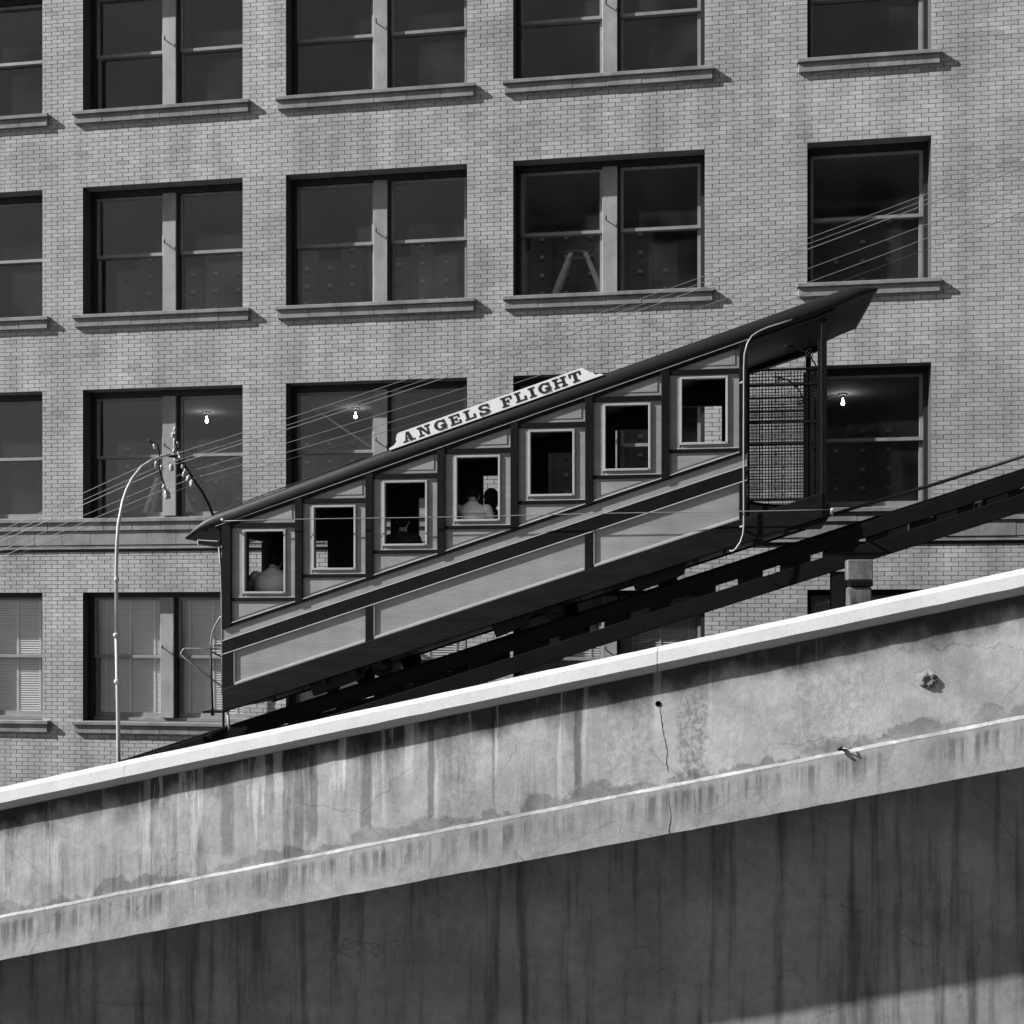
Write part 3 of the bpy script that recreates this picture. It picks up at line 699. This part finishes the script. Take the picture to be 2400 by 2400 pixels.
FONT = dict(
    A=(1.0, [[(.14, 0), (.28, 0), (.52, 1), (.40, 1)], [(.60, 0), (.86, 0), (.64, 1), (.40, 1)], rc(.26, .27, .70, .41), rc(0, 0, .42, .15), rc(.52, 0, 1.0, .15)]),
    N=(1.05, [rc(.14, 0, .30, 1), rc(.75, 0, .91, 1), [(.14, 1), (.40, 1), (.91, 0), (.68, 0)], rc(0, 0, .44, .15), rc(0, .85, .36, 1), rc(.61, .85, 1.05, 1)]),
    G=(.95, arc(.47, .5, .47, .51, .23, .35, 40, 325, 16) + [rc(.50, .36, .97, .50), rc(.68, .05, .92, .40), rc(.74, .62, .89, .97)]),
    E=(.9, [rc(.12, 0, .36, 1), rc(0, .85, .86, 1), rc(0, 0, .9, .15), rc(.70, .64, .86, .9), rc(.74, .1, .9, .38), rc(.3, .43, .62, .57), rc(.5, .34, .62, .67)]),
    L=(.88, [rc(.12, 0, .36, 1), rc(0, .85, .5, 1), rc(0, 0, .88, .15), rc(.71, .1, .88, .44)]),
    S=(.84, arc(.42, .73, .40, .28, .17, .13, 20, 268, 12) + arc(.42, .27, .42, .28, .18, .13, -160, 88, 12) + [rc(.68, .66, .82, .98), rc(.01, .02, .15, .36)]),
    F=(.88, [rc(.12, 0, .36, 1), rc(0, .85, .88, 1), rc(.72, .60, .88, .9), rc(.3, .43, .6, .57), rc(.48, .34, .62, .66), rc(0, 0, .54, .15)]),
    I=(.54, [rc(.14, 0, .40, 1), rc(0, 0, .54, .15), rc(0, .85, .54, 1)]),
    H=(1.06, [rc(.12, 0, .34, 1), rc(.72, 0, .94, 1), rc(.3, .43, .76, .57), rc(0, 0, .46, .15), rc(0, .85, .46, 1), rc(.60, 0, 1.06, .15), rc(.60, .85, 1.06, 1)]),
    T=(.94, [rc(.34, 0, .60, 1), rc(0, .85, .94, 1), rc(0, .58, .15, .9), rc(.79, .58, .94, .9), rc(.2, 0, .74, .15)]))
def word(txt, s0, s1, h0, hh):
    ks = 1.34; tot = sum(FONT[ch][0] for ch in txt) * hh * ks; gap = (s1 - s0 - tot) / (len(txt) - 1); s = s0
    for ch in txt:
        w, polys = FONT[ch]; mb = MB()
        for i, pl in enumerate(polys):
            y0 = 14.5535 - .00025 * i
            P_ = [(s + px * hh * ks, h0 + py * hh) for px, py in pl]
            mb.add([on(a, b, y0) for a, b in P_] + [on(a, b, 14.5558) for a, b in P_], [(0, 1, 2, 3), (7, 6, 5, 4), (0, 4, 5, 1), (1, 5, 6, 2), (2, 6, 7, 3), (3, 7, 4, 0)])
        o = mb.build('letter', 'ink', board); o['label'] = 'black letter ' + ch
        s += w * hh * ks + gap
word('ANGELS', .205, 1.405, .016, .126); word('FLIGHT', 1.57, 2.645, .016, .126)
# uphill platform: post, rails, mesh gate, pale hand pipe, floor
MB().box(1.575, 1.645, YN - .01, YN + .06, 7.45, zl(1.6, 2.12)).build('platform_post', 'black', car, .006)
MB().box(1.575, 1.645, YF - .06, YF + .01, 7.45, zl(1.6, 2.12)).build('platform_post', 'black', car, .006)
MB().prism([(.69, zl(.69, .2)), (.69, 7.63), (1.70, 7.61), (1.70, 7.50), (1.58, 7.31), (1.1, zl(1.1, -.3)), (.69, zl(.69, -.3))], YN + .0, YN + .06).build('platform_side', 'sill', car, .004)
MB().prism([(.69, 7.55), (.69, 7.63), (1.70, 7.61), (1.70, 7.53)], YN + .061, YF).build('platform_floor', 'inside', car)
def gate(y, t, mtl='iron'):
    gt = MB(); x0, x1, z0, z1 = .69, 1.57, 7.66, 9.28
    gt.box(x0, x0 + .03, y, y + .03, z0, z1).box(x1 - .03, x1, y, y + .03, z0, z1 + .35)
    for z, h in ((7.66, .03), (8.62, .03), (9.09, .022), (9.28, .02)): gt.box(x0 + .0302, x1 - .0302, y, y + .03, z, z + h)
    gg = gt.build('gate', mtl, car)
    w = MB(); p = .0385; k = 1
    while x0 + .03 + k * p < x1 - .03:
        xx = x0 + .03 + k * p; w.box(xx - t, xx + t, y + .011, y + .016, z0 + .031, z1); k += 1
    k = 1
    while z0 + k * p < z1:
        zz = z0 + k * p; w.box(x0 + .031, x1 - .031, y + .0165, y + .0215, zz - t, zz + t); k += 1
    w.build('wire_mesh', mtl, gg, kind='stuff')
    return gg
gate(YN + .012, .005); gate(YF - .05, .0035)
def spiral(cx, cz, r, turns, y, a0=0, rad=.007, sgn_=1): return MB().tube([(cx + (r * (1 - t / 30 * .8)) * math.cos(a0 + sgn_ * turns * 6.283 * t / 30), y, cz + (r * (1 - t / 30 * .8)) * math.sin(a0 + sgn_ * turns * 6.283 * t / 30)) for t in range(31)], rad, 5)
for y in (YN + .03, YF - .03):
    br = MB().tube([(1.55 - .36 * math.cos(R(a)), y, 9.38 - .1 + .36 * math.sin(R(a))) for a in range(90, 181, 9)] if False else [(1.55 - .42 * (1 - math.cos(R(a))), y, 9.16 + .42 * math.sin(R(a))) for a in range(0, 91, 9)], .010, 6).build('scroll_bracket', 'iron', car)
    spiral(1.20, 9.54, .05, 1.6, y).build('scroll', 'iron', br); spiral(1.50, 9.22, .05, 1.6, y, 2).build('scroll', 'iron', br); spiral(1.45, 9.47, .06, 1.4, y, 1).build('scroll', 'iron', br)
MB().tube([(1.225, 14.535, 9.876), (1.08, 14.532, 9.832), (.93, 14.53, 9.79), (.82, 14.525, 9.742), (.74, 14.52, 9.69), (.685, 14.52, 9.60), (.65, 14.52, 9.47), (.643, 14.52, 9.3), (.640, 14.52, 8.3), (.642, 14.52, 7.36), (.632, 14.52, 7.25), (.60, 14.52, 7.15), (.55, 14.52, 7.075), (.51, 14.53, 7.042), (.47, 14.55, 7.045)], .0100, 8).build('hand_pipe', 'pipe', car)
for z in (9.13, 7.35): MB().tube([(.64, 14.522, z), (.60, 14.565, z - .01)], .013, 6).build('pipe_clip', 'pipe', car)
# downhill end: hand pipe, folding gate, step, hanging board and scroll bracket
MB().tube([(-6.17, 14.70, 6.27), (-6.24, 14.70, 6.22), (-6.30, 14.70, 6.13), (-6.35, 14.70, 6.02), (-6.373, 14.70, 5.88), (-6.374, 14.7, 5.80)], .0125, 8).build('hand_pipe', 'pipe', car)
fg = MB().tube([(-6.374, 14.70, 5.80), (-6.345, 14.70, 4.99)], .014, 7).build('gate_rod', 'iron', car)
MB().tube([(-6.17, 14.70, 5.80), (-6.74, 14.70, 5.806)], .010, 6).build('gate_bar', 'dark_wire', fg)
MB().tube([(-6.17, 14.73, 5.84), (-6.37, 14.73, 5.845)], .008, 6).build('gate_bar', 'dark_wire', fg)
MB().tube([(-6.74, 14.70, 5.806), (-6.765, 14.70, 5.79), (-6.798, 14.70, 5.735), (-6.77, 14.70, 5.70), (-6.21, 14.70, 5.29)], .011, 6).build('gate_brace', 'pipe', fg)
MB().tube([(-6.37, 14.72, 5.76), (-6.17, 14.72, 5.67)], .011, 6).build('gate_link', 'iron', fg)
MB().box(-6.46, -6.17, 14.64, 14.86, 4.945, 4.967).build('step_board', 'sill', car)
MB().lathe((-6.345, 14.70, 4.945), [(0, -.04), (.022, -.04), (.028, 0), (.02, .05), (0, .05)], (0, 0, 1), 8).build('rod_foot', 'iron', fg)
MB().tube([(-6.10, 14.62, 4.98), (-6.09, 14.66, 4.72)], .018, 7).build('sand_pipe', 'pole', car)
db = MB().prism([(-6.52, 7.262), (-6.52, 7.192), (-6.215, 7.148), (-6.215, 7.242)], 14.60, 14.63).build('end_board', 'pole', car, .004)
MB().prism([(-6.505, 7.252), (-6.505, 7.200), (-6.225, 7.160), (-6.225, 7.232)], 14.596, 14.5995).build('board_face', 'black', db)
for k, (x, z, r_) in enumerate(((-6.20, 7.22, .045), (-6.20, 7.42, .04), (-6.28, 7.45, .035), (-6.40, 7.40, .035))): spiral(x, z, r_, 1.5, 14.60, k).build('scroll', 'iron', car)
MB().tube([(-6.2, 14.6, 7.5), (-6.195, 14.6, 7.36), (-6.19, 14.6, 7.18)], .012, 6).build('bracket_bar', 'iron', car)
MB().tube([(-6.215, 14.60, 7.16), (-6.19, 14.60, 6.9), (-6.175, 14.6, 6.4), (-6.17, 14.6, 5.2)], .010, 6).build('downpipe', 'pipe', car)
# running gear
def wheel(x, y):
    z = ttop(x) + .145 + .0
    w = MB().lathe((x, y, z), [(0, 0), (.14, 0), (.14, .012), (.155, .012), (.155, .03), (.13, .035), (.06, .04), (.05, .09), (0, .09)], (0, -1, 0), 24).build('wheel', 'iron', car)
for x in (-4.75, -4.05, -1.75, -.35):
    for y in (14.86, 16.5): wheel(x, y)
    box('axle_box', 'iron', car, x - .11, x + .11, YN + .125, YN + .2, zl(x, -.42), zl(x, -.30), bevel=.01)
for a, b in ((-5.0, -4.25), (-2.55, -2.05), (-.75, -.05)):
    MB().prism([(a, zl(a, -.31)), (b, zl(b, -.31)), (b - .04, zl(b, -.47)), (a + .06, zl(a, -.47))], YN + .10, YN + .22).build('truck_frame', 'iron', car, .01)
for i, x in enumerate([-5.9 + .37 * k for k in range(20)]):
    if random.random() < .6: box('bolt_bracket', 'iron', car, x, x + random.uniform(.03, .12), YN + .01, YN + .09, zl(x, -.315) - random.uniform(.015, .06), zl(x, -.300))
# guy wire strung along the car side
gw = MB().tube([(-6.13 + (1.69 + 6.13) * t / 24, 14.5, 7.497 + .04 * t / 24 + .004 * math.sin(t * .5) ) for t in range(25)], .0055, 5).build('side_wire', 'wire', car)
for x in (-6.13, 1.69): MB().tube([(x, 14.49, 7.52 + (0.02 if x > 0 else 0)), (x + .02, 14.62, 7.48)], .016, 6).build('wire_bracket', 'pole', gw)

# ------------------------------------------------------------------ insulator arch and wires
XP = -7.49
arch = thing('insulator_arch', 'tall pale curved pole arching over the track with porcelain insulators', 'pole', (XP, 14.4, 0))
leg = [(XP-0.08, 14.445, -0.434), (XP-0.07, 14.445, 4.274), (XP-0.05, 14.392, 5.023), (XP-0.02, 14.295, 5.986), (XP, 14.252, 6.842), (XP, 14.263, 7.142), (XP, 14.306, 7.452), (XP, 14.424, 7.762), (XP, 14.531, 7.933), (XP, 14.691, 8.105), (XP, 14.959, 8.297), (XP, 15.269, 8.431), (XP, 15.558, 8.522), (XP, 15.729, 8.565)]
MB().tube(leg[:4], .026, 10).build('pole_base', 'pole', arch)
MB().tube(leg[3:], .022, 10).build('pole_bend', 'pole', arch)
for z, y, d, r_ in ((5.986, 14.295, -.021, .045), (6.72, 14.255, 0, .034), (5.37, 14.36, -.04, .05)):
    MB().lathe((XP + d, y, z), [(0, -.03), (r_ * .8, -.03), (r_, -.005), (r_, .01), (r_ * .8, .03), (0, .03)], (0, 0, 1), 10).build('pole_collar', 'pole', arch)
far_leg = [(XP, 15.729, 8.565), (XP, 15.997, 8.586), (XP, 16.157, 8.554), (XP, 16.318, 8.5), (XP, 16.478, 8.415), (XP, 16.596, 8.351), (XP, 16.927, 8.19), (XP, 17.184, 8.019), (XP, 17.377, 7.837)] + [(XP, 17.55, 7.5), (XP, 17.72, 7.0), (XP, 17.78, 6.2), (XP, 17.78, 4.2), (XP, 17.78, 0)]
MB().tube(far_leg, .022, 8).build('far_leg', 'iron', arch)
MB().tube([(XP, 15.997, 8.586), (XP, 15.975, 8.789), (XP, 15.997, 8.961)], .015, 7).build('ridge_spike', 'pole', arch)
MB().tube([(XP, 15.515, 8.511), (XP+0.02, 15.408, 8.661), (XP-0.05, 15.248, 8.715)], .010, 6).build('cross_arm', 'iron', arch)
MB().tube([(XP, 15.462, 8.49), (XP, 15.515, 8.319), (XP, 15.643, 8.147), (XP+0.01, 15.75, 7.976)], .011, 6).build('drop_arm', 'iron', arch)
MB().tube([(XP, 15.975, 8.832), (XP, 16.136, 8.661), (XP, 16.35, 8.447)], .013, 6).build('ridge_arm', 'iron', arch)
def insulator(y, z, s=1.0):
    ax = (random.uniform(-.3, .3), random.uniform(-.3, .3), 1)
    MB().lathe((XP, y, z), [(0, -.03 * s), (.016 * s, -.03 * s), (.027 * s, -.018 * s), (.018 * s, -.004 * s), (.026 * s, .008 * s), (.017 * s, .024 * s), (.01 * s, .04 * s), (0, .042 * s)], ax, 9).build('insulator', 'porcelain', arch)
for y, z, s in ((15.997, 8.982, 1.07), (15.943, 8.886, 1.18), (16.071, 8.768, 1.18), (16.136, 8.661, 1.18), (15.964, 8.661, 0.96), (16.018, 8.554, 1.28), (16.178, 8.597, 1.28), (16.264, 8.479, 1.07), (16.35, 8.426, 0.96), (15.365, 8.64, 1.18), (15.408, 8.393, 1.28), (15.569, 8.361, 1.07), (15.889, 8.404, 1.5), (16.307, 8.361, 1.18), (16.457, 8.319, 1.39), (16.585, 8.254, 1.6), (15.643, 8.105, 1.07), (15.75, 7.998, 2.03)):
    insulator(y, z, s)
def wire(y, z, r, m, lab, sag, gl, gr):
    pts = []
    for k in range(41):
        x = -12.8 + 19.3 * k / 40
        if x < XP: zz = z + (x - XP) * gl
        else: t = (x - XP) / 14.0; zz = z + (x - XP) * gr - sag * 4 * t * (1 - t)
        pts.append((x, y, zz))
    o = MB().tube(pts, r, 5).build('overhead_wire', m); tag(o, lab, 'wire', 'overhead wires on the arch'); return o
ON = ['closest to the pale pole', 'second along from the pale pole', 'at its crown, the thickest wire', 'just past its crown', 'next to last towards the black far leg', 'lowest on the black far leg, darkest wire']
for i, (y, z, r, m, sag, gl, gr) in enumerate(((15.365, 8.447, 0.0046, 'wire', 0.16, 0.41, 0.315), (15.569, 8.404, 0.0042, 'wire', 0.16, 0.4, 0.318), (15.9, 8.447, 0.0062, 'wire', 0.18, 0.4, 0.318), (16.307, 8.383, 0.0042, 'wire', 0.22, 0.38, 0.312), (16.478, 8.308, 0.0046, 'wire', 0.26, 0.37, 0.308), (16.606, 8.244, 0.0038, 'dark_wire', 0.28, 0.36, 0.304))):
    wire(y, z, r, m, 'overhead wire tied to the arch ' + ON[i], sag, gl, gr)

# ------------------------------------------------------------------ passengers, seated with their backs to the near windows
def person(label, x, y, zf, shirt, lean=0.0, head=(0, 0), stripe=False, long_hair=False, sc=1.0, wide=1.0, hs=1.0, hz=0.0):
    t = thing('person', label, 'person', (x, y, zf))
    def W(p): return (x + p[0] * sc * (1 + (wide - 1) * max(0, min(1, (1.12 - p[2]) / .1))) + lean * max(0, p[2] - .45) * sc, y + p[1] * sc, zf + p[2] * sc)
    def el(mb, c, a, b, d, n=14, m=9):
        q = W(c); return mb.ball(q, a * sc, b * sc, d * sc, n, m)
    def ring(z, a, b, cy=0.0): return [W((a * math.cos(6.283 * k / 18) , cy + b * math.sin(6.283 * k / 18), z)) for k in range(18)]
    prof = [(.43, .17, .13, .02), (.55, .175, .125, 0), (.72, .165, .115, -.01), (.88, .185, .12, -.015), (.97, .19, .11, -.01), (1.03, .155, .085, 0), (1.07, .09, .065, .005), (1.11, .056, .058, .01), (1.16, .052, .056, .02)]
    b = MB(); b.loft([ring(z, a, d, cy) for z, a, d, cy in prof], True)
    hx, hy = head; hc = (hx, .035 + hy, 1.245 + hz)
    el(b, hc, .076 * hs, .096 * hs, .118 * hs, 18, 12); el(b, (hx, .05 + hy, 1.18 + hz), .06, .072, .07)
    el(b, (hx, .135 + hy, 1.225 + hz), .014, .02, .025, 8, 5)
    for s in (-1, 1):
        el(b, (hx + s * .079, .03 + hy, 1.225 + hz), .012, .022, .033, 8, 6)
        el(b, (s * .185, 0, .985), .07, .07, .07)
        b.tube([W((s * .20, 0, .98)), W((s * .235, .02, .86)), W((s * .245, .04, .73)), W((s * .20, .17, .66)), W((s * .15, .28, .64))], [.055 * sc, .05 * sc, .043 * sc, .038 * sc, .028 * sc], 10)
        el(b, (s * .145, .32, .635), .036, .045, .018)
        for f in range(4): b.tube([W((s * (.12 + .018 * f), .35, .635)), W((s * (.12 + .018 * f), .395, .628)), W((s * (.12 + .018 * f), .42 - abs(f - 1.5) * .008, .612))], .0085 * sc, 6)
        b.tube([W((s * .115, .31, .635)), W((s * .095, .345, .63)), W((s * .09, .365, .622))], .0095 * sc, 6)
        b.tube([W((s * .09, .02, .49)), W((s * .11, .25, .5)), W((s * .12, .44, .49)), W((s * .12, .46, .28)), W((s * .12, .46, .07)), W((s * .13, .60, .035))], [.085 * sc, .078 * sc, .062 * sc, .052 * sc, .04 * sc, .034 * sc], 10)
    bo = b.build('body', 'skin', t)
    md = bo.modifiers.new('merge', 'REMESH'); md.mode = 'VOXEL'; md.voxel_size = .011; md.use_smooth_shade = True
    s_ = MB(); s_.loft([ring(z, a * 1.07 + .006, d * 1.09 + .006, cy) for z, a, d, cy in prof[:7]], True)
    for s in (-1, 1):
        el(s_, (s * .186, 0, .985), .079, .08, .078)
        s_.tube([W((s * .20, 0, .98)), W((s * .237, .02, .86)), W((s * .247, .035, .74))], [.068 * sc, .064 * sc, .06 * sc], 12)
    so = s_.build('shirt', shirt, t)
    md = so.modifiers.new('merge', 'REMESH'); md.mode = 'VOXEL'; md.voxel_size = .012; md.use_smooth_shade = True
    col = MB().loft([ring(z, a, d, .005) for z, a, d in ((1.062, .098, .075), (1.09, .075, .071), (1.094, .068, .066), (1.06, .085, .066))], True, False).build('collar', shirt, t)
    if stripe:
        for z0 in (.905, .93):
            a = .1935; MB().loft([ring(z0, a * 1.07 + .004, .118 * 1.09 + .010, -.014), ring(z0 + .007, a * 1.07 + .004, .118 * 1.09 + .010, -.014)], True, False).build('stripe', 'stripe', so)
    h = MB(); el(h, (hx, .006 + hy, 1.268 + hz), .086 * hs, .104 * hs, .108 * hs, 18, 12)
    if long_hair: el(h, (hx, -.01 + hy, 1.19 + hz), .105, .085, .12); el(h, (hx, .0 + hy, 1.27 + hz), .11, .115, .12)
    else: el(h, (hx, -.025 + hy, 1.205 + hz), .068, .055, .055)
    h.build('hair', 'hair', t)
    return t
def fz(k): return WIN[k][2] - .85
person('man in a plain light grey shirt with dark hair in the lowest window', -5.62, 14.93, fz(0), 'shirt_grey', .05, head=(0, .04), sc=1.07, wide=1.2, hs=1.08, hz=-.055)
person('person in dark clothes sitting in the third window up from the low end', -3.80, 15.0, fz(2), 'shirt_dark', .0, sc=.95)
person('man in a white shirt with two dark stripes across the back', -2.82, 14.81, fz(3), 'shirt_white', .0, stripe=True, sc=1.0, head=(0, .05), hz=-.05)
person('woman with dark hair sitting beside the man in the striped white shirt', -2.60, 14.98, fz(3), 'shirt_dark', .0, long_hair=True, sc=.93)
